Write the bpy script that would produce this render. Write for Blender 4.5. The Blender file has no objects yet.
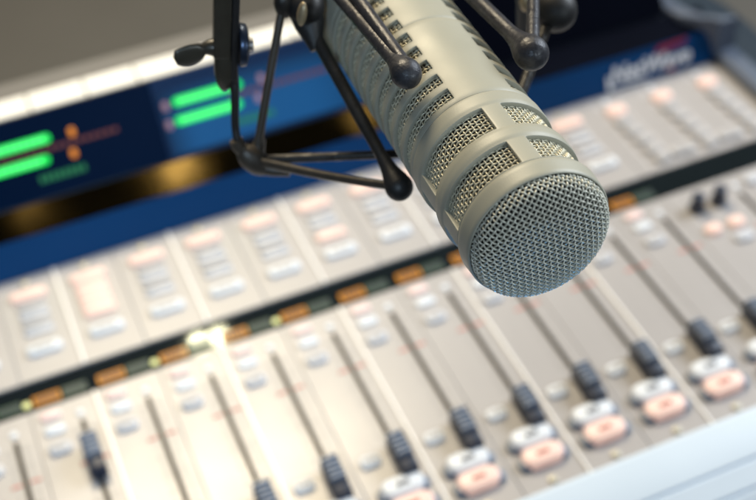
import bpy, bmesh, math, random
from mathutils import Vector, Matrix
random.seed(7)
scene = bpy.context.scene
COL = scene.collection
P = 0.04                      # width of one channel strip on the console
R = math.radians

# ------------------------------------------------------------------ materials
def mat(name, col, rough=.5, metal=0.0, emit=None, estr=0.0, noise=0.0, nscale=40., bump=0.0, bscale=400., spec=.5, coat=0.0,
        rvar=0.0):
    m = bpy.data.materials.new(name); m.use_nodes = True
    nt = m.node_tree; b = nt.nodes['Principled BSDF']
    b.inputs['Base Color'].default_value = (*col, 1)
    b.inputs['Roughness'].default_value = rough
    b.inputs['Metallic'].default_value = metal
    b.inputs['Specular IOR Level'].default_value = spec
    b.inputs['Coat Weight'].default_value = coat
    b.inputs['Coat Roughness'].default_value = .12
    tc = nt.nodes.new('ShaderNodeTexCoord')
    if noise > 0:
        n = nt.nodes.new('ShaderNodeTexNoise'); n.inputs['Scale'].default_value = nscale; n.inputs['Detail'].default_value = 6
        nt.links.new(tc.outputs['Object'], n.inputs['Vector'])
        mx = nt.nodes.new('ShaderNodeMix'); mx.data_type = 'RGBA'
        mx.inputs['A'].default_value = (*[c * (1 - noise) for c in col], 1)
        mx.inputs['B'].default_value = (*[min(1, c * (1 + noise)) for c in col], 1)
        nt.links.new(n.outputs['Fac'], mx.inputs['Factor'])
        nt.links.new(mx.outputs['Result'], b.inputs['Base Color'])
    if rvar > 0:
        n2 = nt.nodes.new('ShaderNodeTexNoise'); n2.inputs['Scale'].default_value = nscale * .7; n2.inputs['Detail'].default_value = 5
        nt.links.new(tc.outputs['Object'], n2.inputs['Vector'])
        mr = nt.nodes.new('ShaderNodeMapRange')
        mr.inputs['From Min'].default_value = .3; mr.inputs['From Max'].default_value = .7
        mr.inputs['To Min'].default_value = max(.02, rough - rvar); mr.inputs['To Max'].default_value = min(1, rough + rvar)
        nt.links.new(n2.outputs['Fac'], mr.inputs['Value']); nt.links.new(mr.outputs['Result'], b.inputs['Roughness'])
    if bump > 0:
        n3 = nt.nodes.new('ShaderNodeTexNoise'); n3.inputs['Scale'].default_value = bscale; n3.inputs['Detail'].default_value = 4
        nt.links.new(tc.outputs['Object'], n3.inputs['Vector'])
        bp = nt.nodes.new('ShaderNodeBump'); bp.inputs['Strength'].default_value = bump; bp.inputs['Distance'].default_value = .0004
        nt.links.new(n3.outputs['Fac'], bp.inputs['Height']); nt.links.new(bp.outputs['Normal'], b.inputs['Normal'])
    if emit:
        b.inputs['Emission Color'].default_value = (*emit, 1); b.inputs['Emission Strength'].default_value = estr
    return m

M = dict(
    mic=mat('fawn_satin_metal', (.355, .350, .287), .44, .0, noise=.05, nscale=60, bump=.12, bscale=2200, rvar=.06),
    wire=mat('fawn_wire', (.60, .565, .43), .36, .25, noise=.08, nscale=300),
    frontwire=mat('silver_fawn_wire', (.62, .615, .53), .34, .25, noise=.08, nscale=300),
    core=mat('black_foam', (.012, .011, .010), .95, noise=.3, nscale=900),
    rod_brown=mat('brown_worn_wire', (.045, .036, .027), .42, .1, noise=.4, nscale=220, bump=.35, bscale=900, rvar=.12),
    rod=mat('black_rod_coating', (.018, .016, .014), .42, .1, noise=.45, nscale=220, bump=.7, bscale=600, rvar=.12),
    rod_grey=mat('worn_grey_rod_coating', (.032, .033, .040), .40, .25, noise=.5, nscale=260, bump=.7, bscale=600, rvar=.12),
    rubber=mat('black_rubber', (.010, .010, .011), .5, noise=.3, nscale=200, bump=.2, bscale=900),
    brass=mat('brass_screw', (.34, .27, .17), .4, .5, noise=.2, nscale=500),
    arm=mat('black_arm_paint', (.036, .032, .024), .36, .2, noise=.4, nscale=160, bump=.2, bscale=800, rvar=.1),
    steel=mat('bright_steel', (.62, .62, .62), .28, 1.0, noise=.1, nscale=300),
    washer=mat('blued_steel_washer', (.035, .05, .085), .3, .8, noise=.2, nscale=300),
    panel=mat('pale_grey_panel_enamel', (.415, .402, .408), .34, .0, noise=.03, nscale=25, bump=.10, bscale=1500, rvar=.05, spec=.6),
    trim=mat('panel_divider_metal', (.93, .91, .89), .30, .0, noise=.04, nscale=60),
    slot=mat('dark_fader_slot', (.012, .010, .006), .6, spec=.2, noise=.2, nscale=300),
    knob=mat('navy_fader_plastic', (.015, .025, .052), .38, noise=.2, nscale=300, bump=.1, bscale=1200),
    ridge=mat('grey_fader_ridges', (.24, .29, .38), .45, noise=.15, nscale=400),
    white=mat('white_button_plastic', (.70, .74, .80), .38, noise=.03, nscale=200, emit=(.8, .9, 1), estr=.09),
    bluewhite=mat('pale_blue_button_plastic', (.56, .58, .63), .35, noise=.03, nscale=200, emit=(.6, .75, 1), estr=.05),
    greywhite=mat('grey_white_button_plastic', (.50, .495, .51), .38, noise=.03, nscale=200),
    pink=mat('lit_pink_button', (.72, .55, .50), .4, noise=.04, nscale=200, emit=(1, .60, .48), estr=.34),
    palepink=mat('pale_pink_button', (.80, .64, .62), .4, noise=.03, nscale=200, emit=(1, .6, .55), estr=.16),
    bezel=mat('slate_button_bezel', (.17, .22, .31), .4, noise=.15, nscale=200),
    ink=mat('navy_ink', (.03, .035, .06), .6, noise=.1, nscale=400),
    redink=mat('red_ink', (.62, .22, .18), .6, noise=.1, nscale=400),
    darkred=mat('dark_red_ink', (.36, .04, .03), .6, noise=.1, nscale=400),
    greyink=mat('grey_ink', (.43, .41, .40), .6, noise=.1, nscale=400),
    glass=mat('black_display_glass', (.006, .010, .012), .045, noise=.2, nscale=30, spec=.6),
    orange=mat('amber_display', (.30, .12, .01), .12, noise=.2, nscale=300, emit=(1, .38, .01), estr=.4),
    green=mat('green_display', (.03, .05, .035), .12, noise=.2, nscale=300, emit=(.22, .42, .22), estr=.14),
    litwhite=mat('lit_white_display', (.6, .6, .45), .25, emit=(1, 1, .55), estr=2.6),
    led=mat('yellow_lamp', (.6, .6, .3), .25, emit=(.95, 1, .35), estr=.5),
    screw=mat('screw_steel', (.52, .50, .42), .4, .3, noise=.1, nscale=500),
    blue=mat('blue_enamel', (.001, .048, .165), .5, spec=.15, noise=.05, nscale=20, bump=.1, bscale=900, rvar=.04),
    ledge=mat('bronze_ledge_trim', (.035, .025, .009), .07, 1.0, noise=.12, nscale=30, rvar=.06),
    navy=mat('navy_screen_glass', (.001, .006, .022), .3, noise=.15, nscale=20, emit=(.0, .012, .05), estr=.2, spec=.05),
    lcd=mat('backlit_blue_screen', (.002, .022, .07), .35, spec=.2, noise=.1, nscale=14, emit=(.012, .145, .40), estr=.55),  # soft blue reflection on the second pane, painted as emission
    lcdedge=mat('blue_screen_border', (.002, .014, .05), .35, noise=.1, nscale=14, spec=.2, emit=(.002, .03, .11), estr=.25),  # dimmer margin of the same painted reflection
    blackpanel=mat('black_bridge_panel', (.002, .003, .008), .75, noise=.2, nscale=20, spec=.03),
    bar=mat('lit_green_meter', (.0, .25, .04), .4, emit=(.0, .85, .08), estr=1.15),
    barcore=mat('lit_green_meter_segments', (.1, .4, .15), .4, emit=(.08, 1.0, .20), estr=1.3),
    peak=mat('lit_orange_peak', (.5, .2, .02), .4, emit=(1, .24, .0), estr=.6),
    dimred=mat('dim_red_segments', (.12, .03, .03), .4, emit=(.5, .10, .05), estr=.12),
    dimpink=mat('dim_pink_lamp', (.3, .18, .22), .4, emit=(.75, .40, .50), estr=.22),
    dimgreen=mat('dim_green_characters', (.02, .10, .04), .4, emit=(.0, .35, .10), estr=.35),
    bridgetop=mat('grey_bridge_top', (.115, .113, .112), .55, noise=.05, nscale=30, bump=.1, bscale=800),
    strip=mat('white_paper_strip', (.88, .86, .80), .6, noise=.04, nscale=60),
    tick=mat('grey_strip_gap', (.22, .20, .17), .6, noise=.1, nscale=100),
    cap=mat('slate_end_cap', (.095, .12, .17), .45, noise=.06, nscale=30, bump=.12, bscale=900),
    rest=mat('pale_blue_wrist_rest', (.66, .78, .92), .35, noise=.03, nscale=20, bump=.1, bscale=900, rvar=.05),
    body=mat('dark_console_case', (.008, .020, .036), .5, noise=.1, nscale=30),
    desk=mat('grey_brown_laminate', (.062, .060, .055), .6, noise=.10, nscale=9, bump=.15, bscale=300, rvar=.08),
    logo=mat('white_logo_ink', (.93, .95, .97), .5, noise=.03, nscale=200),
    logored=mat('red_logo_ink', (.30, .012, .04), .5, noise=.05, nscale=200),
)

def fade_backlight(m, x0, x1, s):  # fades the painted reflection out towards the pane's edges
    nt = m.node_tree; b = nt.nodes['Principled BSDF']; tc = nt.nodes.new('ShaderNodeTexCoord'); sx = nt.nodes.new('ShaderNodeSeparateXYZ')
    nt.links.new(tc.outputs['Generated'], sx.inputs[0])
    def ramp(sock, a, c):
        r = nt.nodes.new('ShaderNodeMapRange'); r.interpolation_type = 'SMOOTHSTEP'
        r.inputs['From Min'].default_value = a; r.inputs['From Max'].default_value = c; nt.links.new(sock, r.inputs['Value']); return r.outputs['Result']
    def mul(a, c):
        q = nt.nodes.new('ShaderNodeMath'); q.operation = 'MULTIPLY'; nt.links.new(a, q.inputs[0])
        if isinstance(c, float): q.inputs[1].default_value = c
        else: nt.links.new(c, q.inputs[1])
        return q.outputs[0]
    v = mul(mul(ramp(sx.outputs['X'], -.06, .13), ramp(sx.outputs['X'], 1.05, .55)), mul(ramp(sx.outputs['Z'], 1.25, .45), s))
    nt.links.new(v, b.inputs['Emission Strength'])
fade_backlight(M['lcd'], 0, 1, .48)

# ------------------------------------------------------------------ object helpers
def link(name, bm, m, parent=None, smooth=35, loc=None, mats=None):
    me = bpy.data.meshes.new(name); bm.to_mesh(me); bm.free()
    for x in (mats or [m]): me.materials.append(x)
    if smooth:
        me.polygons.foreach_set('use_smooth', [True] * len(me.polygons))
        me.set_sharp_from_angle(angle=R(smooth))
    o = bpy.data.objects.new(name, me); COL.objects.link(o)
    if parent: o.parent = parent
    if loc: o.location = loc
    return o

def place(src, parent, loc, m=None):
    o = src.copy(); COL.objects.link(o); o.parent = parent; o.location = loc
    return o

def thing(name, label, cat, loc=(0, 0, 0)):
    o = bpy.data.objects.new(name, None); COL.objects.link(o); o.location = loc
    o.empty_display_size = .02
    o['label'] = label; o['category'] = cat
    return o

def add_box(bm, x0, x1, y0, y1, z0, z1, bev=0, seg=2, only=None):
    r = bmesh.ops.create_cube(bm, size=1)
    vs = r['verts']
    for v in vs:
        v.co = Vector((x0 + (v.co.x + .5) * (x1 - x0), y0 + (v.co.y + .5) * (y1 - y0), z0 + (v.co.z + .5) * (z1 - z0)))
    if bev:
        es = {e for v in vs for e in v.link_edges}
        if only == 'vert': es = {e for e in es if abs(e.verts[0].co.z - e.verts[1].co.z) > 1e-6}
        bmesh.ops.bevel(bm, geom=list(es), offset=bev, segments=seg, profile=.5, affect='EDGES', clamp_overlap=True)

def add_prism(bm, prof, x0, x1):
    """closed profile of (y, z) points swept from x0 to x1"""
    a = [bm.verts.new((x0, y, z)) for y, z in prof]; b = [bm.verts.new((x1, y, z)) for y, z in prof]
    n = len(prof)
    for i in range(n): bm.faces.new((a[i], a[(i + 1) % n], b[(i + 1) % n], b[i]))
    bm.faces.new(list(reversed(a))); bm.faces.new(b)
    bmesh.ops.recalc_face_normals(bm, faces=bm.faces[:])

def add_disc(bm, x, y, z0, z1, r, seg=20, bev=0):
    rr = bmesh.ops.create_cone(bm, cap_ends=True, segments=seg, radius1=r, radius2=r, depth=z1 - z0)
    for v in rr['verts']: v.co += Vector((x, y, (z0 + z1) / 2))
    if bev:
        top = [e for e in {e for v in rr['verts'] for e in v.link_edges} if all(v.co.z > (z0 + z1) / 2 for v in e.verts)]
        bmesh.ops.bevel(bm, geom=top, offset=bev, segments=2, profile=.5, affect='EDGES')

def pill(bm, x, y, w, h, z0, z1, bev=.0012, rad=None):
    """a button cap: rounded rectangle in plan with softened top edge"""
    rad = rad or h * .42
    pts = []
    for cx, cy, a0 in ((1, 1, 0), (-1, 1, 90), (-1, -1, 180), (1, -1, 270)):
        for k in range(5):
            a = R(a0 + 22.5 * k)
            pts.append((cx * (w / 2 - rad) + rad * math.cos(a), cy * (h / 2 - rad) + rad * math.sin(a)))
    layers = [(0, z0), (0, z1 - bev), (bev * .35, z1 - bev * .3), (bev, z1)]
    rings = []
    for ins, z in layers:
        fx, fy = (w / 2 - ins) / (w / 2), (h / 2 - ins) / (h / 2)
        rings.append([bm.verts.new((x + px * fx, y + py * fy, z)) for px, py in pts])
    n = len(pts)
    for a, b in zip(rings, rings[1:]):
        for i in range(n): bm.faces.new((a[i], a[(i + 1) % n], b[(i + 1) % n], b[i]))
    bm.faces.new(rings[-1]); bm.faces.new(list(reversed(rings[0])))

def add_tube(bm, pts, rad, seg=10, cap=True):
    pts = [Vector(p) for p in pts]
    n = len(pts); rad = rad if isinstance(rad, (list, tuple)) else [rad] * n
    prev = None; rings = []
    for i, p in enumerate(pts):
        t = (pts[min(i + 1, n - 1)] - pts[max(i - 1, 0)]).normalized()
        if prev is None:
            ref = Vector((0, 0, 1)) if abs(t.z) < .9 else Vector((1, 0, 0))
            nn = t.cross(ref).normalized()
        else:
            nn = (prev - t * prev.dot(t)).normalized()
        prev = nn; bb = t.cross(nn)
        rings.append([bm.verts.new(p + rad[i] * (math.cos(2 * math.pi * k / seg) * nn + math.sin(2 * math.pi * k / seg) * bb)) for k in range(seg)])
    for a, b in zip(rings, rings[1:]):
        for k in range(seg): bm.faces.new((a[k], a[(k + 1) % seg], b[(k + 1) % seg], b[k]))
    if cap:
        bm.faces.new(list(reversed(rings[0]))); bm.faces.new(rings[-1])

def spline(pts, n=12):
    pts = [Vector(p) for p in pts]; out = []
    ext = [pts[0] * 2 - pts[1]] + pts + [pts[-1] * 2 - pts[-2]]
    for i in range(1, len(ext) - 2):
        a, b, c, d = ext[i - 1:i + 3]
        for k in range(n):
            t = k / n
            out.append(.5 * ((2 * b) + (c - a) * t + (2 * a - 5 * b + 4 * c - d) * t * t + (3 * b - 3 * c + d - a) * t ** 3))
    out.append(pts[-1]); return out

def add_blob(bm, c, ax, la, lb, lc=None, side=None, seg=24, rings=16, power=1.0):
    """rounded lump: length la along ax, lb / lc across"""
    ax = Vector(ax).normalized()
    side = Vector(side) if side else (Vector((0, 0, 1)) if abs(ax.z) < .9 else Vector((1, 0, 0)))
    s1 = (side - ax * side.dot(ax)).normalized(); s2 = ax.cross(s1); lc = lc or lb
    r = bmesh.ops.create_uvsphere(bm, u_segments=seg, v_segments=rings, radius=1)
    for v in r['verts']:
        q = v.co.copy()
        v.co = Vector(c) + ax * q.z * la + s1 * q.x * lb + s2 * q.y * lc

# ------------------------------------------------------------------ microphone frame
MC = Vector((0.20344, -0.23856, 0.28616))                # centre of the front ring
MA = Vector((0.039467, 0.999162, -0.010823)).normalized() # axis, pointing to the rear
MV = (Vector((0, 0, 1)) - MA * MA.z).normalized()
MU = MV.cross(MA) * 1.0
if MU.x < 0: MU = -MU
def mp(s, th, r):                                         # millimetres and degrees to a point
    return MC + MA * (s * .001) + (MU * math.cos(R(th)) + MV * math.sin(R(th))) * (r * .001)
def mplane(s, x, y): return MC + MA * (s * .001) + MU * (x * .001) + MV * (y * .001)

def breaks(lo, hi, step, fixed):
    fixed = sorted(set(round(f, 4) for f in fixed if lo <= f <= hi) | {lo, hi}); out = []
    for a, b in zip(fixed, fixed[1:]):
        n = max(1, round((b - a) / step))
        out += [a + (b - a) * k / n for k in range(n)]
    return out + [hi]

def shell(name, prof, ss, ths, windows, parent, m, thick, bevel):
    def rad(s):
        for (s0, r0), (s1, r1) in zip(prof, prof[1:]):
            if s0 <= s <= s1: return r0 + (r1 - r0) * (s - s0) / max(1e-9, s1 - s0)
        return prof[-1][1]
    bm = bmesh.new(); nt = len(ths) - 1
    g = [[bm.verts.new(mp(s, t, rad(s))) for t in ths[:-1]] for s in ss]
    for i in range(len(ss) - 1):
        sc = (ss[i] + ss[i + 1]) / 2
        for j in range(nt):
            tc = (ths[j] + ths[j + 1]) / 2
            if any(a < sc < b and (c < tc < d or c < tc - 360 < d or c < tc + 360 < d) for a, b, c, d in windows): continue
            bm.faces.new((g[i][j], g[i + 1][j], g[i + 1][(j + 1) % nt], g[i][(j + 1) % nt]))
    bmesh.ops.delete(bm, geom=[v for v in bm.verts if not v.link_faces], context='VERTS')
    bmesh.ops.recalc_face_normals(bm, faces=bm.faces[:])
    f = max(bm.faces, key=lambda f: f.calc_center_median().z)
    if (f.calc_center_median() - MC).dot(f.normal) < 0: bmesh.ops.reverse_faces(bm, faces=bm.faces[:])
    o = link(name, bm, m, parent, smooth=0)
    so = o.modifiers.new('wall', 'SOLIDIFY'); so.thickness = thick; so.offset = -1; so.use_quality_normals = True
    be = o.modifiers.new('soft_edges', 'BEVEL'); be.width = bevel; be.segments = 2; be.limit_method = 'ANGLE'; be.angle_limit = R(40)
    be.harden_normals = False
    dg = bpy.context.evaluated_depsgraph_get(); me = bpy.data.meshes.new_from_object(o.evaluated_get(dg))
    o.modifiers.clear(); old = o.data; o.data = me; bpy.data.meshes.remove(old); me.name = name
    me.polygons.foreach_set('use_smooth', [True] * len(me.polygons)); me.set_sharp_from_angle(angle=R(48))
    return o

mic = thing('microphone', 'large beige broadcast microphone with woven wire front grille and slotted body', 'microphone', mp(100, 0, 0))
def to_parent(o):                                         # built in world coordinates: keep them under the parent
    o.parent = mic; o.matrix_parent_inverse = Matrix.Translation(mp(100, 0, 0)).inverted(); return o

# head cage: four ribs and three rings, two rows of windows
ribs = [89, 179, 269, 359]; hw = 7.8
ths = breaks(0, 360, 2.0, [r + d for r in ribs for d in (-hw, hw)])
win = [(s0, s1, r + hw, r + 90 - hw) for s0, s1 in ((9.2, 21.1), (28.9, 41.5)) for r in ribs]
prof = [(0, 25.95), (.3, 26.2), (.9, 26.45), (7.0, 26.85), (7.7, 26.75), (8.2, 26.5), (22.0, 26.4), (22.4, 26.6), (27.6, 26.6),
        (28.0, 26.4), (42.4, 26.4), (42.9, 26.6), (48.6, 26.6), (49.3, 26.4), (49.7, 26.2)]
ss = breaks(8.6, 49.7, 1.6, [p[0] for p in prof] + [9.2, 21.1, 28.9, 41.5])
to_parent(shell('head_cage', prof, ss, ths, win, None, M['mic'], .0019, .00028))
to_parent(shell('front_ring', prof, breaks(0, 8.55, 1.2, [p[0] for p in prof]), ths, [], None, M['mic'], .0007, .0002))
# body: nine pairs of slots either side of two plain strips
win = []
for k in range(9):
    a = 52.6 + 9.8 * k
    win += [(a, a + 6.3, 109, 238.5), (a, a + 6.3, -71, 58.5)]
ths = breaks(0, 360, 2.0, [109, 238.5, 289, 58.5])
prof = [(49.7, 26.0), (50.1, 26.2), (101.2, 26.2), (101.5, 26.05), (101.8, 26.2), (139.0, 26.2), (139.4, 25.9), (140.0, 25.9), (140.4, 26.2), (204, 26.2), (210, 25.5), (214, 23)]
ss = breaks(49.7, 214, 2.2, [p[0] for p in prof] + [w[0] for w in win] + [w[1] for w in win])
to_parent(shell('body_shell', prof, ss, ths, win, None, M['mic'], .0015, .00022))
bm = bmesh.new(); bmesh.ops.create_circle(bm, cap_ends=True, segments=48, radius=.0231)
Mx = Matrix(((MU.x, MV.x, MA.x, 0), (MU.y, MV.y, MA.y, 0), (MU.z, MV.z, MA.z, 0), (0, 0, 0, 1)))
for v in bm.verts: v.co = mp(213.5, 0, 0) + (Mx @ v.co)
to_parent(link('rear_cap', bm, M['mic'], None))

# woven front grille
RG, HG, NG = 24.95, 9.3, 2.75
def dome(x, y):
    q = min(1.0, math.hypot(x, y) / RG); return -HG * max(0, 1 - q ** NG) ** (1 / NG) + .6
def dnormal(x, y):
    q = math.hypot(x, y)
    if q < 1e-6: return (0, 0, -1)
    e = .01; q2 = min(q, RG - .03)
    d = (dome((q2 + e) * x / q, (q2 + e) * y / q) - dome((q2 - e) * x / q, (q2 - e) * y / q)) / (2 * e)
    l = math.hypot(1, d); return (d / l * x / q, d / l * y / q, -1 / l)
# arc length along the dome's profile, so that the cloth keeps its pitch over the curve
_tab = []; _l = 0.0; _p = (0.0, dome(0, 0))
for k in range(1, 4001):
    q = RG * (1 - (1 - k / 4000) ** 2); z = dome(q, 0); _l += math.hypot(q - _p[0], z - _p[1]); _p = (q, z); _tab.append((_l, q))
def arc_to_radius(l):
    lo, hi = 0, len(_tab) - 1
    while lo < hi:
        m_ = (lo + hi) // 2
        if _tab[m_][0] < l: lo = m_ + 1
        else: hi = m_
    return _tab[lo][1]
LMAX = _tab[-1][0]
def weave_dome(bm, pitch, amp, wr, ang, seg):
    n = int(LMAX / pitch)
    for fam in (0, 1):
        a = R(ang + 90 * fam); dx, dy = math.cos(a), math.sin(a); nx, ny = -dy, dx
        for i in range(-n, n + 1):
            d = i * pitch * (1 if fam == 0 else -1)
            if abs(d) > LMAX * .995: continue
            T = math.sqrt(LMAX * LMAX - d * d) * .999
            m_ = max(12, int(2 * T / pitch * 6)); pts = []
            for k in range(m_ + 1):
                t = -T + 2 * T * k / m_
                x, y = nx * d + dx * t, ny * d + dy * t; l = math.hypot(x, y); f = arc_to_radius(l) / max(l, 1e-6); x *= f; y *= f
                # crossings sit where t is a whole number of pitches; one family over, the other under
                w = amp * math.cos(math.pi * t / pitch + math.pi * i) * (1 if fam == 0 else -1)
                nn = dnormal(x, y)
                pts.append(mplane(dome(x, y) + nn[2] * w, x + nn[0] * w, y + nn[1] * w))
            add_tube(bm, pts, wr * .001, seg, cap=False)
bm = bmesh.new(); weave_dome(bm, 1.68, .29, .325, -37, 6)
to_parent(link('front_grille', bm, M['frontwire'], None, smooth=180))

# woven side mesh behind the windows and slots
def weave_cyl(bm, rad, s0, s1, nth, pitch, amp, wr, seg):
    ns = int((s1 - s0) / pitch)
    for j in range(nth):
        th = 360 * j / nth; pts = []
        for k in range(ns * 6 + 1):
            s = s0 + pitch * k / 6; w = amp * math.cos(math.pi * k / 6 + math.pi * j)
            pts.append(mp(s, th, rad + w))
        add_tube(bm, pts, wr * .001, seg, cap=False)
    for i in range(ns + 1):
        pts = []
        for k in range(nth * 6 + 1):
            w = -amp * math.cos(math.pi * k / 6 + math.pi * i)
            pts.append(mp(s0 + pitch * i, 360 * k / (nth * 6), rad + w))
        add_tube(bm, pts, wr * .001, seg, cap=False)
bm = bmesh.new(); weave_cyl(bm, 24.35, 7.5, 48, 88, 1.70, .26, .325, 6)
to_parent(link('window_mesh', bm, M['wire'], None, smooth=180))
bm = bmesh.new(); weave_cyl(bm, 24.25, 50.3, 141, 88, 1.70, .25, .315, 6)
to_parent(link('slot_mesh', bm, M['wire'], None, smooth=180))
bm = bmesh.new()
pr = [(-5.8, .5), (-5.6, 12), (-3.8, 18), (-.5, 21.2), (3, 21.6), (200, 21.6), (200.5, .5)]
rings = [[bm.verts.new(mp(s, 7.5 * k, r)) for k in range(48)] for s, r in pr]
for a, b in zip(rings, rings[1:]):
    for k in range(48): bm.faces.new((a[k], b[k], b[(k + 1) % 48], a[(k + 1) % 48]))
to_parent(link('foam_core', bm, M['core'], None))

# ------------------------------------------------------------------ camera
CAMC = Vector((0.04505418, -0.5065798, 0.57923774))
CR = Matrix(((0.9189217, -0.39147159, -0.04830001), (-0.30406978, -0.62505826, -0.71891845), (0.25124584, 0.67531634, -0.69341428)))
cd = bpy.data.cameras.new('camera'); cam = bpy.data.objects.new('camera', cd); COL.objects.link(cam)
mw = Matrix(((CR[0][0], -CR[1][0], -CR[2][0]), (CR[0][1], -CR[1][1], -CR[2][1]), (CR[0][2], -CR[1][2], -CR[2][2]))).to_4x4()
mw.translation = CAMC; cam.matrix_world = mw
cd.sensor_width = 36; cd.lens = 36 * 1252.08 / 756
cd.clip_start = .01; cd.clip_end = 60
cd.dof.use_dof = True; cd.dof.focus_distance = .437; cd.dof.aperture_fstop = 6.7; cd.dof.aperture_blades = 9
scene.camera = cam
# real position of a joint, from its bearing and its distance along the microphone axis
def joint(px, py, s):
    d = CR.transposed() @ Vector(((px - 378) / 1252.08, (py - 250) / 1252.08, 1.0))
    P0 = mp(s, 0, 0); k = (P0 - CAMC).dot(MA) / d.dot(MA); return CAMC + d * k

# ------------------------------------------------------------------ shock mount
sm = thing('shock_mount', 'dark wire cradle with ball ended rods around the beige microphone', 'shock mount', mp(120, 0, 0))
SMI = Matrix.Translation(mp(120, 0, 0)).inverted()
def sp(name, bm, m, label=None, smooth=60):
    o = link(name, bm, m, None, smooth); o.parent = sm; o.matrix_parent_inverse = SMI
    if label: o['label'] = label
    return o
B1 = joint(399, 187, 74); B2 = joint(406, 73, 66.5); B3 = joint(531, 53, 66)
B4 = mp(80, -52, 37)
J = joint(254, 160, 132); H = joint(303, 14, 150)
N2 = joint(314, -34, 156); N2b = joint(327, -44, 148); N3 = joint(437, -38, 146); N3b = joint(534, -48, 132)
L = joint(553, 8, 128)
def rod(a, b, r0, r1, m, bend=0, name='rod', off=(0, 0, 1)):
    bm = bmesh.new(); a, b = Vector(a), Vector(b); n = 14
    o = Vector(off)
    pts = [a.lerp(b, k / n) + o * bend * math.sin(math.pi * k / n) for k in range(n + 1)]
    add_tube(bm, pts, [r0 + (r1 - r0) * k / n for k in range(n + 1)], 14); return sp(name, bm, m)
def ball(c, toward, r, m, long=1.0):
    bm = bmesh.new(); add_blob(bm, c, Vector(toward) - Vector(c), r * long, r, r, seg=28, rings=20)
    # the moulded neck where the rod runs into the ball
    d = (Vector(toward) - Vector(c)).normalized()
    add_tube(bm, [Vector(c) + d * r * u for u in (.2, .55, .95, 1.4, 1.9, 2.6)], [r * .985, r * .90, r * .76, r * .62, r * .53, r * .45], 20)
    return sp('ball_end', bm, m)
ball(B1, H, .0056, M['rubber']); ball(B2, N2, .0056, M['rod_grey'], 1.15); ball(B3, N3, .0066, M['rod_grey'], 1.05); ball(B4, J, .0056, M['rod'])
rod(B1, H, .0024, .0029, M['rod']); rod(B1, J, .0017, .0021, M['rod_brown'], -.0012)
rod(B2, N2, .0030, .0030, M['rod_grey']); rod(B2 + MU * .0014 + MV * .0008, N2b, .0024, .0026, M['rod_grey'])
rod(B3, N3, .0030, .0031, M['rod_grey']); rod(B3 + Vector((.0005, 0, .002)), N3b, .0026, .0022, M['rod_grey'], .0006)
rod(B4, J, .0017, .0020, M['rod']); rod(B4, L, .0022, .0026, M['rod'])
rod(J + (H - J) * .06, H + (joint(283, 4, 150) - H), .0019, .0017, M['rod_brown'], .0008)
# corner lump where the lower wires meet
bm = bmesh.new()
ax = joint(272, 176, 130) - joint(240, 150, 134)
add_blob(bm, J, ax, .0088, .0056, .0052, seg=28, rings=20)
add_tube(bm, spline([joint(250, 152, 133), joint(240, 148, 134), joint(236, 140, 135)], 6), .0030, 14)
add_tube(bm, [joint(254, 160, 132), joint(258, 148, 134), joint(261, 138, 136)], [.0044, .0031, .0021], 14)
add_tube(bm, [joint(262, 166, 131), joint(275, 170, 127), joint(290, 172, 124)], [.0040, .0028, .0020], 14)
sp('corner_joint', bm, M['rod_brown'])
# rear rubber grips that hold the microphone body
def grip(c, out, tip, scr, r):
    bm = bmesh.new()
    add_blob(bm, c, MA, r * 1.35, r, r * .95, seg=28, rings=20)
    c = Vector(c); t = Vector(tip)
    add_tube(bm, [c, c.lerp(t, .45), c.lerp(t, .8), t], [r * .92, r * .74, r * .45, r * .32], 18)
    g = sp('rubber_grip', bm, M['rubber'])
    bm = bmesh.new(); s = Vector(scr); d = (CAMC - s).normalized()
    add_blob(bm, s - d * .0015, Vector((.25, 0, 1)), .0052, .0019, .0026)
    o = link('screw', bm, M['brass'], None); o.parent = g; o.matrix_parent_inverse = (SMI.inverted() @ g.matrix_parent_inverse).inverted() if False else Matrix.Identity(4)
    return g, o
g1, s1 = grip(joint(304, 4, 150), None, joint(317, 50, 136), joint(302, 14, 128), .0085)
bm = bmesh.new(); add_blob(bm, joint(284, 4, 150), (0, 0, 1), .0066, .0042, .0042); sp('rod_end', bm, M['rod'])
bm = bmesh.new(); add_blob(bm, L, MA, .012, .0098, .0098, seg=28, rings=20); sp('rubber_grip', bm, M['rubber'])
bm = bmesh.new(); add_tube(bm, [joint(523, -8, 140), joint(523, 50, 150)], .0031, 14); sp('rear_post', bm, M['rubber'])
bm = bmesh.new(); add_blob(bm, joint(526, 3, 134), (0, 0, 1), .0042, .0028, .0028); sp('knuckle', bm, M['brass'])
# collar round the rear of the microphone, which the upper wires run to
bm = bmesh.new()
pr = [(160, 26.25), (160, 31), (161, 32), (173, 32), (174, 31), (174, 26.25)]
rings = [[bm.verts.new(mp(s, 6 * k, r)) for k in range(60)] for s, r in pr]
for i in range(len(rings)):
    a, b = rings[i], rings[(i + 1) % len(rings)]
    for k in range(60): bm.faces.new((a[k], b[k], b[(k + 1) % 60], a[(k + 1) % 60]))
bmesh.ops.recalc_face_normals(bm, faces=bm.faces[:]); sp('rear_collar', bm, M['rubber'])
for q in (N2, N2b, N3, N3b, H):
    # short struts from the wire ends down to the collar
    th = math.degrees(math.atan2((q - mp(166, 0, 0)).dot(MV), (q - mp(166, 0, 0)).dot(MU)))
    rod(q, mp(167, th, 30.5), .0030, .0030, M['rubber'], name='collar_strut')

# ------------------------------------------------------------------ microphone arm
CL = joint(236, 52, 140)
arm = thing('microphone_boom', 'black upright boom bar with wing nut left of the microphone', 'microphone boom', CL)
AI = Matrix.Translation(CL).inverted()
def ap(name, bm, m, smooth=50):
    o = link(name, bm, m, None, smooth); o.parent = arm; o.matrix_parent_inverse = AI; return o
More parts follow.
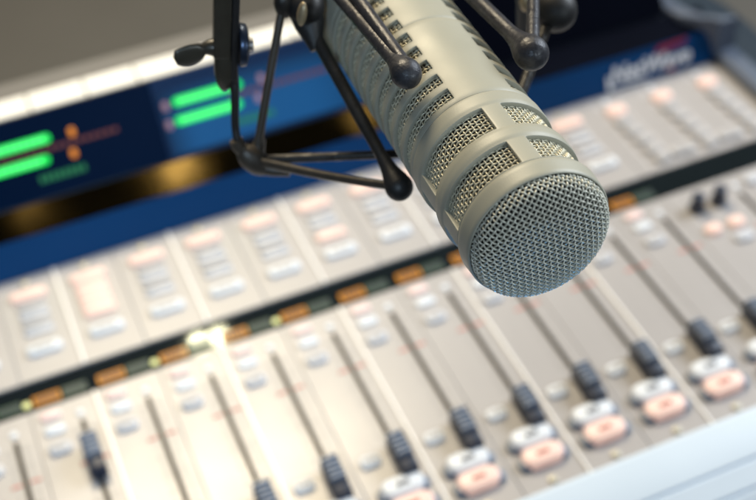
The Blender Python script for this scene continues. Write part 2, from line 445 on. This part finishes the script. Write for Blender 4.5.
# local axes of the arm: e1 to the right across the view, e2 up, e3 towards the viewer
e2 = Vector((0.0, .0, 1.0)); e3 = (CAMC - CL); e3.z = 0; e3.normalize(); e1 = e2.cross(e3)
e2 = (e2 + e1 * .15).normalized(); e1 = e2.cross(e3).normalized()   # the bar leans a little
px = (CL - CAMC).dot(Vector(CR[2])) / 1252.08             # metres per picture element at the clamp
def al(x, y, z=0): return CL + e1 * x * px + e2 * y * px / .72 + e3 * z * px
def abox(bm, x0, x1, y0, y1, z0, z1, bev):
    n0 = len(bm.verts); tmp = bmesh.new(); add_box(tmp, x0, x1, y0, y1, z0, z1, bev)
    me = bpy.data.meshes.new('tmp'); tmp.to_mesh(me); tmp.free(); bm.from_mesh(me); bpy.data.meshes.remove(me)
    bm.verts.ensure_lookup_table()
    for v in bm.verts[n0:]: v.co = al(*v.co)
bm = bmesh.new()
abox(bm, -23, -6, -2, 320, -9, 9, 1.2)
# rounded foot of the bar
for k in range(1): add_blob(bm, al(-11, -10, 0), e2, 24 * px / .72, 11 * px, 9 * px, side=e1, seg=24, rings=16)
ap('boom_bar', bm, M['arm'])
bm = bmesh.new(); abox(bm, -5.4, 2, -22, 320, -13, 8, 1.5); add_blob(bm, al(-1.5, -24, -2), e2, 15 * px / .72, 5 * px, 9 * px, side=e1)
ap('clamp_plate', bm, M['rubber'])
bm = bmesh.new(); add_tube(bm, [al(2.5, 6), al(4, 6), al(9.5, 6), al(11.5, 6)], [21 * px, 22 * px, 21 * px, 17 * px], 40); ap('washer', bm, M['washer'])
bm = bmesh.new(); add_tube(bm, [al(11, 6), al(16, 6), al(16.8, 6)], [7.2 * px, 7.2 * px, 6.0 * px], 24); ap('bolt', bm, M['steel'])
# wing nut: boss plus two flat lobes
bm = bmesh.new()
add_tube(bm, [al(-23, 4), al(-27, 4), al(-32, 3), al(-36, 2)], [9 * px, 8 * px, 6 * px, 4.5 * px], 20)
def lobe(bm, x0, y0, x1, y1, w, t, zt=0):
    a = al(x0, y0, 0); b = al(x1, y1, zt); ax = (b - a).normalized(); ln = (b - a).length; n = 18
    s = (e2 - ax * e2.dot(ax)).normalized(); q = ax.cross(s); prev = None
    for k in range(n + 1):
        u = k / n; ww = w * px * (.42 + .25 * u * 0 + .58 * math.sin(min(1, max(0, (u - .15) / .85)) * math.pi) ** .55) if u < .999 else .3 * px
        if u < .2: ww = w * px * (.40 + .1 * (1 - u / .2))
        tt = t * px * (1.25 - .5 * u) if u < .97 else .5 * t * px
        c = a + ax * ln * u + s * (-2.0 * px * math.sin(u * 3))
        ring = [bm.verts.new(c + s * ww * math.cos(2 * math.pi * j / 16) + q * tt * math.sin(2 * math.pi * j / 16)) for j in range(16)]
        if prev:
            for j in range(16): bm.faces.new((prev[j], prev[(j + 1) % 16], ring[(j + 1) % 16], ring[j]))
        else: bm.faces.new(list(reversed(ring)))
        prev = ring
    bm.faces.new(prev)
lobe(bm, -26, 4, -62, 0, 12.5, 4.0, 10)
bmesh.ops.recalc_face_normals(bm, faces=bm.faces[:]); ap('wing_nut', bm, M['arm'], 60)
bm = bmesh.new()
add_tube(bm, spline([al(-1, -22), joint(235, 90, 139), joint(235, 112, 138), joint(235.5, 128, 137), joint(238, 141, 135), joint(246, 153, 133)], 10), .0017, 14)
ap('yoke_wire', bm, M['rubber'])

# ------------------------------------------------------------------ mixing console
con = thing('mixing_console', 'pale radio mixing console with fader rows and blue meter bridge under the microphone', 'mixing console', (6 * P, 0, 0))
CI = Matrix.Translation((6 * P, 0, 0)).inverted()
def cp(name, bm, m, smooth=40, label=None):
    o = link(name, bm, m, None, smooth); o.parent = con; o.matrix_parent_inverse = CI
    if label: o['label'] = label
    return o
X0, X1 = -2.71 * P, 14.29 * P
# case below everything
XB = .541                                                # the meter bridge stops short of the right end
def plan(bm, pts, z0, z1):
    a = [bm.verts.new((x, y, z0)) for x, y in pts]; b = [bm.verts.new((x, y, z1)) for x, y in pts]; n = len(pts)
    for i in range(n): bm.faces.new((a[i], a[(i + 1) % n], b[(i + 1) % n], b[i]))
    bm.faces.new(list(reversed(a))); bm.faces.new(b); bmesh.ops.recalc_face_normals(bm, faces=bm.faces[:])
bm = bmesh.new()
plan(bm, [(X0 - .03, -.215), (.61, -.215), (.634, -.20), (.638, .08), (.643, .15), (.645, .19), (.644, .225), (.638, .25), (.62, .266), (X0 - .02, .266), (X0 - .032, .25)], -.075, -.020)
add_prism(bm, [(.120, -.0195), (.140, -.0095), (.1475, .021), (.1672, .0305), (.193, .080), (.2285, .083), (.2295, -.0195)], X0 + .001, XB - .0004)
add_prism(bm, [(-.18, -.0195), (-.18, -.0098), (.119, -.0095), (.119, -.0195)], X0 + .001, X1 - .001)
cp('console_case', bm, M['body'])

def sub(name, mesh_obj, parent, loc):
    o = mesh_obj.copy(); COL.objects.link(o); o.parent = parent; o.location = loc; return o
PROTO = []
def proto(name, bm, m, smooth=40, mats=None):
    o = link(name, bm, m, None, smooth, mats=mats); COL.objects.unlink(o); PROTO.append(o); return o
Z = .0
def mk_pill(name, w, h, z, m, bev=.0010):
    bm = bmesh.new(); pill(bm, 0, 0, w * P, h * P, .0002, z, bev); return proto(name, bm, m)
# fader knob: a stepped cap with ridges on its upper half
bm = bmesh.new()
prof = [(-.0145, .0012), (-.0145, .0075), (-.0128, .0100), (-.0065, .0108), (-.0050, .0122)]
y = -.0040
for k in range(5):
    prof += [(y, .0118), (y + .0006, .0136), (y + .0018, .0136), (y + .0024, .0118)]; y += .0038
prof += [(.0146, .0105), (.0150, .0012)]
add_prism(bm, prof, -.0049, .0049)
es = [e for e in bm.edges if abs(e.verts[0].co.x - e.verts[1].co.x) < 1e-6 and max(v.co.z for v in e.verts) > .005]
bmesh.ops.bevel(bm, geom=es, offset=.0009, segments=2, profile=.5, affect='EDGES')
add_box(bm, -.0012, .0012, -.004, .004, -.004, .003)
for v in bm.verts: v.co.y *= .92
for f in bm.faces:
    c = f.calc_center_median(); f.material_index = 1 if (c.y > -.0045 and c.y < .0150 and c.z > .0124) else 0
pk_knob = proto('fader_knob', bm, None, 30, [M['knob'], M['ridge']])
bm = bmesh.new(); add_box(bm, -.0014, .0014, -.125, .0006, .0003, .0007); pk_slot = proto('fader_slot', bm, M['slot'], 0)
bm = bmesh.new(); add_disc(bm, 0, 0, .0002, .0011, .0024, 20, .0004); pk_lamp = proto('channel_lamp', bm, M['white'])
bm = bmesh.new(); add_disc(bm, 0, 0, .0002, .0014, .0026, 20, .0005); add_box(bm, -.0018, .0018, -.0002, .0002, .0013, .00145); pk_screw = proto('screw', bm, M['screw'])
bm = bmesh.new(); add_disc(bm, 0, 0, .0002, .0012, .0024, 20, .0005); pk_led = proto('indicator_lamp', bm, M['led'])
bm = bmesh.new()
for k in range(17):
    yy = -.006 - k * .0066
    if k in (4,): continue
    for sx in (-1, 1):
        ln = .0034 if k % 2 == 0 else .0022
        add_box(bm, sx * .0052 - ln / 2, sx * .0052 + ln / 2, yy - .00035, yy + .00035, .0003, .00045)
pk_scale = proto('scale_marks', bm, M['greyink'], 0)
bm = bmesh.new()
for sx in (-1, 1): add_box(bm, sx * .0056 - .0030, sx * .0056 + .0030, -.0008, .0008, .0003, .0005)
pk_unity = proto('unity_mark', bm, M['redink'], 0)
pk_pp = mk_pill('assign_button', .32, .17, .0022, M['palepink'])
pk_w2 = mk_pill('assign_button', .32, .18, .0020, M['white'])
pk_w3 = mk_pill('cue_button', .34, .22, .0026, M['bluewhite'])
pk_name = mk_pill('cue_button', .32, .20, .0026, M['white'])
pk_on = mk_pill('on_button', .62, .31, .0060, M['white'], .0016)
pk_off = mk_pill('off_button', .62, .31, .0060, M['pink'], .0016)
pk_bez = mk_pill('button_bezel', .78, .22, .0032, M['bezel'], .0010)
def marks(name, w, h, z, m, n=2):
    bm = bmesh.new(); g = w * P / n
    for k in range(n): add_box(bm, -w * P / 2 + g * k + g * .08, -w * P / 2 + g * (k + 1) - g * .08, -h * P / 2, h * P / 2, z, z + .0002)
    return proto(name, bm, m, 0)
pk_mon = marks('button_mark', .20, .07, .0060, M['ink']); pk_moff = marks('button_mark', .20, .06, .0060, M['darkred'])
pk_msm = marks('button_mark', .20, .06, .0026, M['greyink'], 3)
pk_top = mk_pill('lit_source_button', .60, .20, .0032, M['pink'])
pk_src = mk_pill('source_button', .48, .15, .0018, M['greywhite'])
pk_srcb = mk_pill('source_button', .48, .15, .0018, M['bluewhite'])
pk_srcp = mk_pill('lit_source_button', .52, .19, .0030, M['pink'])
pk_low = mk_pill('preview_button', .56, .22, .0030, M['white'])
pk_lowm = marks('button_mark', .34, .07, .0030, M['greyink'], 3)
pk_sq = mk_pill('monitor_button', .32, .225, .0036, M['greywhite'])
pk_sqp = mk_pill('lit_monitor_button', .38, .25, .0036, M['pink'])
pk_rp = mk_pill('lit_monitor_button', .28, .22, .0034, M['pink'])
# small black rotary knob
bm = bmesh.new(); add_disc(bm, 0, 0, .0003, .0030, .0058, 28, .0006); add_disc(bm, 0, 0, .0029, .0125, .0046, 24, .0010); add_box(bm, -.0004, .0004, .0010, .0044, .0124, .0129)
pk_rot = proto('rotary_knob', bm, M['knob'])

def plate(name, xa, xb, ya, yb, parent_label=None):
    bm = bmesh.new(); add_box(bm, -(xb - xa) * P / 2 + .00012, (xb - xa) * P / 2 - .00012, (ya) * P + .0002, (yb) * P - .0002, -.009, 0, .0003, 1)
    o = link(name, bm, M['panel'], None, 40); o.parent = con; o.matrix_parent_inverse = CI
    o.location = ((xa + xb) / 2 * P, 0, 0)
    return o
# lower strips, one per channel
for k in range(-2, 12):
    s = plate('channel_strip', k - .71, k + .29, -4.0, .5); cx = k - .21
    def put(pr, x, y, z=0, par=None):
        return sub(pr.name, pr, s, ((x - cx) * P, y * P, z))
    put(pk_slot, k, 0); put(pk_lamp, k, .17); put(pk_scale, k, 0); put(pk_unity, k, -.78)
    put(pk_knob, k, {1: -.82, -1: -1.6}.get(k, -2.69))
    put(pk_pp, k - .42, .29); put(pk_w2, k - .42, .0); put(pk_w3, k - .42, -.38); put(pk_msm, k - .42, -.38)
    put(pk_name, k - .43, -2.51); put(pk_msm, k - .43, -2.51)
    for pr, y, mk in ((pk_on, -3.12, pk_mon), (pk_off, -3.47, pk_moff)):
        put(pk_bez, k - .19, y - .03); put(pr, k - .19, y); put(mk, k - .19, y)
    put(pk_screw, k - .23, -3.86)
# monitor strip at the right end
s = plate('monitor_strip', 11.29, 12.71, -4.0, .5); cx = 12.0
def put(pr, x, y, z=0): return sub(pr.name, pr, s, ((x - cx) * P, y * P, z))
put(pk_rot, 11.63, -.02); put(pk_rot, 12.06, -.02); put(pk_rp, 11.58, -.58); put(pk_rp, 12.02, -.59); put(pk_w3, 11.94, -.92)
put(pk_slot, 12.52, -.02); put(pk_lamp, 12.54, .2); put(pk_scale, 12.52, 0); put(pk_unity, 12.52, -.78); put(pk_knob, 12.52, -2.69)
s = plate('monitor_strip', 12.71, 14.29, -4.0, .5); cx = 13.5
put(pk_w3, 12.92, .2); put(pk_w3, 13.4, .2); put(pk_rot, 13.2, -.5); put(pk_rot, 13.8, -.5); put(pk_slot, 13.9, -1.0); put(pk_knob, 13.9, -3.4)
# upper plates
for k in range(-3, 11):
    s = plate('source_panel', k + .29, k + 1.29, 1.10, 3.43); cx = k + .79
    def put(pr, x, y, z=0): return sub(pr.name, pr, s, ((x - cx) * P, y * P, z))
    put(pk_screw, cx, 3.26); put(pk_top, cx, 2.94)
    for i, y in enumerate((2.69, 2.49, 2.29, 2.10)):
        put(pk_srcp if (k == 1 or (k == 5 and i == 3)) else (pk_srcb if i % 2 else pk_src), cx + .0, y)
    put(pk_low, cx, 1.67); put(pk_lowm, cx, 1.67)
for n, xc in enumerate((11.79, 12.77, 13.76)):
    s = plate('monitor_panel', (11.29, 12.29, 13.27)[n], (12.29, 13.27, 14.29)[n], 1.10, 3.43); cx = (11.79, 12.78, 13.78)[n]
    put(pk_lamp, xc - .02, 3.22); put(pk_sqp, xc, 2.88)
    for y in (2.56, 2.26, 1.96, 1.66, 1.38): put(pk_sq, xc - .03 + (2.3 - y) * .08, y)
    put(pk_sq, xc + .38 - (.06 if n == 2 else 0), 1.40); 
    if n: put(pk_sq, xc - .42, 1.40)
# bright dividers between pairs of channels
for j in range(0, 6):
    x = (2 * j - .71) * P
    bm = bmesh.new(); add_box(bm, x - .0010, x + .0010, -3.99 * P, .49 * P, -.003, .0011, .0004, 1); add_box(bm, x - .0010, x + .0010, 1.11 * P, 3.42 * P, -.003, .0011, .0004, 1)
    cp('divider_strip', bm, M['trim'])
# display strip between the plates
bm = bmesh.new(); add_box(bm, X0 + .001, X1 - .001, .502 * P, 1.098 * P, -.008, -.0012, .0005, 1); cp('display_strip', bm, M['glass'])
bm = bmesh.new(); add_box(bm, 0, .42 * P, -.10 * P, .10 * P, -.0011, -.0006, .0002, 1); pk_or = proto('amber_display', bm, M['orange'])
bm = bmesh.new(); add_box(bm, 0, .38 * P, -.10 * P, .10 * P, -.0011, -.0006, .0002, 1); pk_gr = proto('green_display', bm, M['green'])
bm = bmesh.new()
for k in range(5): add_box(bm, (.05 + .07 * k) * P, (.095 + .07 * k) * P, -.06 * P, .06 * P, -.0006, -.0004)
pk_gl = proto('display_characters', bm, M['ink'], 0)
for k in range(-2, 11):
    holder = None
    o = sub('amber_display', pk_or, None, ((k + .39) * P, .69 * P, 0)); o.parent = con; o.matrix_parent_inverse = CI
    c = sub('display_characters', pk_gl, o, (0, 0, 0))
    o = sub('green_display', pk_gr, None, ((k + .84) * P, .69 * P, 0)); o.parent = con; o.matrix_parent_inverse = CI
    c = sub('display_characters', pk_gl, o, (-.01 * P, 0, 0))
    if k % 2 == 0 and k >= 0 and k < 6:
        o = sub('indicator_lamp', pk_led, None, ((k + .29) * P, .67 * P, -.0012)); o.parent = con; o.matrix_parent_inverse = CI
# wrist rest along the front
bm = bmesh.new()
add_prism(bm, [(-.1602, -.009), (-.1604, .0030), (-.163, .0042), (-.176, .0030), (-.1868, -.0005), (-.1880, -.0022), (-.1892, -.0015), (-.2010, -.0058), (-.2022, -.0076), (-.2034, -.0070),
               (-.220, -.0155), (-.228, -.024), (-.230, -.040), (-.226, -.060), (-.20, -.060), (-.19, -.02)], X0, X1)
cp('wrist_rest', bm, M['rest'], 25)
# meter bridge: blue riser, bronze ledge, screens, top
E_ = [(.1373, .0005), (.1461, .0250), (.1653, .0340), (.1927, .0854), (.2115, .0870), (.2288, .0885)]
def slab(name, a, b, m, x0=X0, x1=X1, t=.004, proud=0.0, trim0=0.0, trim1=0.0, label=None, smooth=40):
    (y0, z0), (y1, z1) = a, b; l = math.hypot(y1 - y0, z1 - z0); dy, dz = (y1 - y0) / l, (z1 - z0) / l; ny, nz = -dz, dy
    p = lambda u, w: (y0 + dy * u + ny * w, z0 + dz * u + nz * w)
    bm = bmesh.new(); add_prism(bm, [p(trim0, proud), p(l - trim1, proud), p(l - trim1, proud - t), p(trim0, proud - t)], x0, x1)
    return cp(name, bm, m, smooth, label)
riser = slab('blue_riser', E_[0], E_[1], M['blue'], trim1=.0002)
slab('ledge_trim', E_[1], E_[2], M['ledge'], x1=8.3 * P, t=.003, trim0=.0002)
slab('dark_ledge', E_[1], E_[2], M['blackpanel'], x0=8.3 * P + .0003, t=.003, trim0=.0002)
slab('navy_screen', E_[2], E_[3], M['navy'], X0, 3.73 * P - .0003, trim0=.0015)
lcd = slab('blue_screen', E_[2], E_[3], M['lcdedge'], 3.73 * P, 8.3 * P, trim0=.0015)
slab('backlit_area', E_[2], E_[3], M['lcd'], 3.80 * P, 8.2 * P, t=.0008, proud=.0005, trim0=.004, trim1=.010)  # glowing sheet standing in for a reflection on the glass
slab('blank_panel', E_[2], E_[3], M['blackpanel'], 8.3 * P + .0003, XB, trim0=.0015)
slab('bridge_top', E_[3], E_[5], M['bridgetop'], x1=XB, t=.004)
def su(u, w=.0):                                           # point on the screen plane
    (y0, z0), (y1, z1) = E_[2], E_[3]; l = math.hypot(y1 - y0, z1 - z0); dy, dz = (y1 - y0) / l, (z1 - z0) / l
    return y0 + dy * u - dz * w, z0 + dz * u + dy * w
ang = math.atan2(E_[3][1] - E_[2][1], E_[3][0] - E_[2][0])
def on_screen(name, bm, m, x, u, w=.0006, parent=None):
    y, z = su(u, w); o = link(name, bm, m, None, 40); o.rotation_euler = (ang, 0, 0); o.location = (x, y, z)
    o.parent = con; o.matrix_parent_inverse = CI; return o
for x0, x1, x2, u, core in ((.30, 1.91, 0, 40, 1), (.25, 1.80, 0, 26.5, 1), (4.02, 5.24, 0, 39.5, 1), (3.98, 5.16, 0, 26.5, 1)):
    bm = bmesh.new(); w = (x1 - x0) * P; pill(bm, 0, 0, w, .0056, 0, .0008, .0003, .0026)
    b = on_screen('level_meter', bm, M['bar'], (x0 + x1) / 2 * P, u * .001)
    bm = bmesh.new(); n = int(w / .0042)
    for k in range(n - 1): add_box(bm, -w / 2 + .003 + k * .0042, -w / 2 + .0064 + k * .0042, -.0016, .0016, .0008, .0010)
    o = link('meter_segments', bm, M['barcore'], b, 0)
for nm, m, lst in (('peak_lamp', 'peak', ((2.27, 39.5), (2.20, 25.5))), ('peak_lamp', 'dimpink', ((5.60, 39), (5.47, 26.5), (3.88, 38.5), (3.86, 25.5)))):
    for x, u in lst:
        bm = bmesh.new(); pill(bm, 0, 0, .0042, .0060, 0, .0008, .0003, .0020); on_screen(nm, bm, M[m], x * P, u * .001)
for xa, xb, u in ((1.0, 3.1, 33), (5.0, 7.0, 33)):
    bm = bmesh.new(); n = int((xb - xa) * P / .0048)
    for k in range(n): add_box(bm, k * .0048, k * .0048 + .0036, -.0014, .0014, 0, .0006)
    on_screen('scale_row', bm, M['dimred'], xa * P, u * .001)
for xa, xb in ((1.55, 2.35), (5.0, 5.7)):
    bm = bmesh.new(); n = int((xb - xa) * P / .004)
    for k in range(n): add_box(bm, k * .004, k * .004 + .0028, -.0022, .0022, 0, .0005)
    on_screen('caption_characters', bm, M['dimgreen'], xa * P, .0145)
# white paper label strips along the bridge top
def top_pt(y): 
    t = (y - E_[3][0]) / (E_[5][0] - E_[3][0]); return E_[3][1] + t * (E_[5][1] - E_[3][1])
xs = [-2.6 * P, -1.15 * P, .30 * P, 1.75 * P, 2.70 * P, 3.58 * P] + [(3.58 + 1.4 * k) * P for k in range(1, 4)]
for a, b in zip(xs, xs[1:]):
    bm = bmesh.new(); n = max(2, int((b - a) / .018)); 
    zf = lambda y: top_pt(y) + .0004
    add_prism(bm, [(.1935, zf(.1935)), (.2112, zf(.2112)), (.2112, zf(.2112) + .0007), (.1935, zf(.1935) + .0007)], a + .0007, b - .0007)
    cp('label_strip', bm, M['strip'], 30)
# slate trim at both ends
bm = bmesh.new()
add_prism(bm, [(-.229, -.0192), (-.2335, -.0185), (-.222, -.0095), (-.160, .0085), (.1375, .0085), (.1375, -.0192)], X1 + .0002, X1 + .0176)
es = [e for e in bm.edges if abs(e.verts[0].co.x - e.verts[1].co.x) < 1e-6]
bmesh.ops.bevel(bm, geom=es, offset=.002, segments=3, profile=.5, affect='EDGES')
q = bmesh.new()
inner = [(.5718, .1378), (.5695, .1430), (.560, .150), (.549, .158), (.5445, .170), (.546, .19), (.552, .228)]
outer = [(.5892, .1378), (.577, .1450), (.5665, .153), (.5605, .165), (.558, .18), (.559, .2), (.565, .228)]
plan(q, inner + outer[::-1], -.0192, .036)
bmesh.ops.bevel(q, geom=[e for e in q.edges if all(v.co.z > .03 for v in e.verts)], offset=.0025, segments=3, profile=.5, affect='EDGES')
me = bpy.data.meshes.new('t'); q.to_mesh(me); q.free(); bm.from_mesh(me); bpy.data.meshes.remove(me)
cp('end_cap', bm, M['cap'], 40)
bm = bmesh.new()
add_prism(bm, [(-.229, -.0192), (-.2335, -.0185), (-.222, -.0095), (-.160, .0085), (.128, .0085), (.1395, .0300), (.1590, .0410), (.1875, .0930), (.1925, .0950), (.231, .0965), (.233, -.0192)], X0 - .0200, X0 - .0002)
es = [e for e in bm.edges if abs(e.verts[0].co.x - e.verts[1].co.x) < 1e-6]
bmesh.ops.bevel(bm, geom=es, offset=.002, segments=3, profile=.5, affect='EDGES')
cp('end_cap', bm, M['cap'], 40)
# maker's name on the riser
def riser_text(body, size, x, u, m, name, shear=.25):
    cu = bpy.data.curves.new(name, 'FONT'); cu.body = body; cu.size = size; cu.extrude = .0002; cu.shear = shear; cu.offset = size * .02
    t = bpy.data.objects.new(name, cu); COL.objects.link(t)
    dg = bpy.context.evaluated_depsgraph_get(); me = bpy.data.meshes.new_from_object(t.evaluated_get(dg))
    bpy.data.objects.remove(t); me.name = name; me.materials.append(M[m])
    o = bpy.data.objects.new(name, me); COL.objects.link(o); place_riser(o, x, u); return o
def place_riser(o, x, u):
    (y0, z0), (y1, z1) = E_[0], E_[1]; l = math.hypot(y1 - y0, z1 - z0); dy, dz = (y1 - y0) / l, (z1 - z0) / l
    o.rotation_euler = (math.atan2(dz, dy), 0, 0); o.location = (x, y0 + dy * u - dz * .0003, z0 + dz * u + dy * .0003)
    o.parent = riser; o.matrix_parent_inverse = CI.inverted() @ CI if False else Matrix.Identity(4)
riser_text('NetWave', .0175, 12.02 * P, .0065, 'logo', 'maker_lettering')
bm = bmesh.new(); v = [bm.verts.new(q) for q in ((0, 0, 0), (.026, .003, 0), (.030, .0062, 0), (.004, .0052, 0))]; f = bm.faces.new(v)
r = bmesh.ops.extrude_face_region(bm, geom=[f]); bmesh.ops.translate(bm, verts=[q for q in r['geom'] if isinstance(q, bmesh.types.BMVert)], vec=(0, 0, .0003))
bmesh.ops.recalc_face_normals(bm, faces=bm.faces[:]); o = link('maker_flag', bm, M['logored'], None, 0); place_riser(o, 13.0 * P, .0188)
bm = bmesh.new(); add_box(bm, 0, .006, 0, .003, 0, .0003); o = link('maker_flag', bm, M['logored'], None, 0); place_riser(o, 13.25 * P, .0028)
bm = bmesh.new(); add_box(bm, 0, .030, 0, .0012, 0, .0003); add_box(bm, -.004, -.001, -.001, .010, 0, .00031); o = link('maker_underline', bm, M['logo'], None, 0); place_riser(o, 12.05 * P, .0025)

# ------------------------------------------------------------------ desk
bm = bmesh.new(); add_box(bm, -1.6, 2.2, -.75, 1.7, -.118, -.078, .004, 2)
dk = link('desk', bm, M['desk'], None, 40); dk['label'] = 'plain grey brown desk top that the mixing console stands on'; dk['category'] = 'desk'

for o in PROTO: bpy.data.objects.remove(o)

# ------------------------------------------------------------------ light
w = bpy.data.worlds.new('World'); scene.world = w; w.use_nodes = True
bg = w.node_tree.nodes['Background']; bg.inputs['Color'].default_value = (.80, .88, 1.0, 1); bg.inputs['Strength'].default_value = .10
def area(name, loc, target, size, power, col, sy=None):
    d = bpy.data.lights.new(name, 'AREA'); d.energy = power; d.color = col; d.size = size
    if sy: d.shape = 'RECTANGLE'; d.size_y = sy
    o = bpy.data.objects.new(name, d); COL.objects.link(o); o.location = loc
    o.rotation_euler = (Vector(target) - Vector(loc)).to_track_quat('-Z', 'Y').to_euler(); return o
def mirror(hit, n, dist):                                 # where a lamp must hang for its reflection to fall on a point
    d = (hit - CAMC).normalized(); n = Vector(n).normalized(); return hit + (d - 2 * d.dot(n) * n) * dist
# warm ceiling spots beyond the console: two small bright sources and one broad warm one
for x, e in ((3.04 * P, 1.3), (3.36 * P, .9)):
    h = Vector((x, .75 * P, -.0012)); area('ceiling_spot', mirror(h, (0, 0, 1), 1.7), h, .020, e * .20, (1.0, .95, .62), .018)
h = Vector((2.5 * P, -2.0 * P, 0)); area('ceiling_lamp', mirror(h, (0, 0, 1), 1.7), h, .54, 26.5, (1.0, .84, .58), .34)
for x, e in ((.152, .30), (.050, .035), (.290, .10)):
    h = Vector((x, .156, .0295)); area('overhead_spot', mirror(h, (0, -.42, .907), 1.6), h, .05, e, (1.0, .80, .50))
area('window_light', (1.55, .12, 1.0), (.25, 0, .1), .8, 25, (.84, .92, 1.0))
area('room_light', (.5, -1.4, .8), (.2, -.2, .25),   .6, 1.6, (.75, .90, 1.0))  # weak unseen fill, added to lift the grille from the front
d = bpy.data.lights.new('cool_spot', 'SPOT'); d.energy = 24; d.color = (.60, .80, 1.0); d.spot_size = R(24); d.spot_blend = .8; d.shadow_soft_size = .06  # unseen spot added to brighten the left and middle of the bridge
o = bpy.data.objects.new('cool_spot', d); COL.objects.link(o); o.location = (-.32, -.95, .95)
o.rotation_euler = (Vector((.15, .15, .04)) - o.location).to_track_quat('-Z', 'Y').to_euler()
d = bpy.data.lights.new('blue_lamp', 'SPOT'); d.energy = 1.3; d.color = (.05, .38, 1.0); d.spot_size = R(17); d.spot_blend = .5; d.shadow_soft_size = .012  # unseen spot added below to tint the grille's lower edge blue
o = bpy.data.objects.new('blue_lamp', d); COL.objects.link(o); o.location = (.235, -.31, .0)
o.rotation_euler = (Vector((.205, -.246, .258)) - o.location).to_track_quat('-Z', 'Y').to_euler()
d = bpy.data.lights.new('front_spot', 'SPOT'); d.energy = 13; d.color = (.84, .95, .99); d.spot_size = R(17); d.spot_blend = .9; d.shadow_soft_size = .10  # unseen narrow spot added to brighten the microphone's front
o = bpy.data.objects.new('front_spot', d); COL.objects.link(o); o.location = (.62, -1.05, .72)
o.rotation_euler = (Vector((.205, -.25, .285)) - o.location).to_track_quat('-Z', 'Y').to_euler()
scene.view_settings.view_transform = 'Standard'; scene.view_settings.look = 'None'
scene.view_settings.exposure = 0; scene.view_settings.gamma = 1
scene.cycles.max_bounces = 6
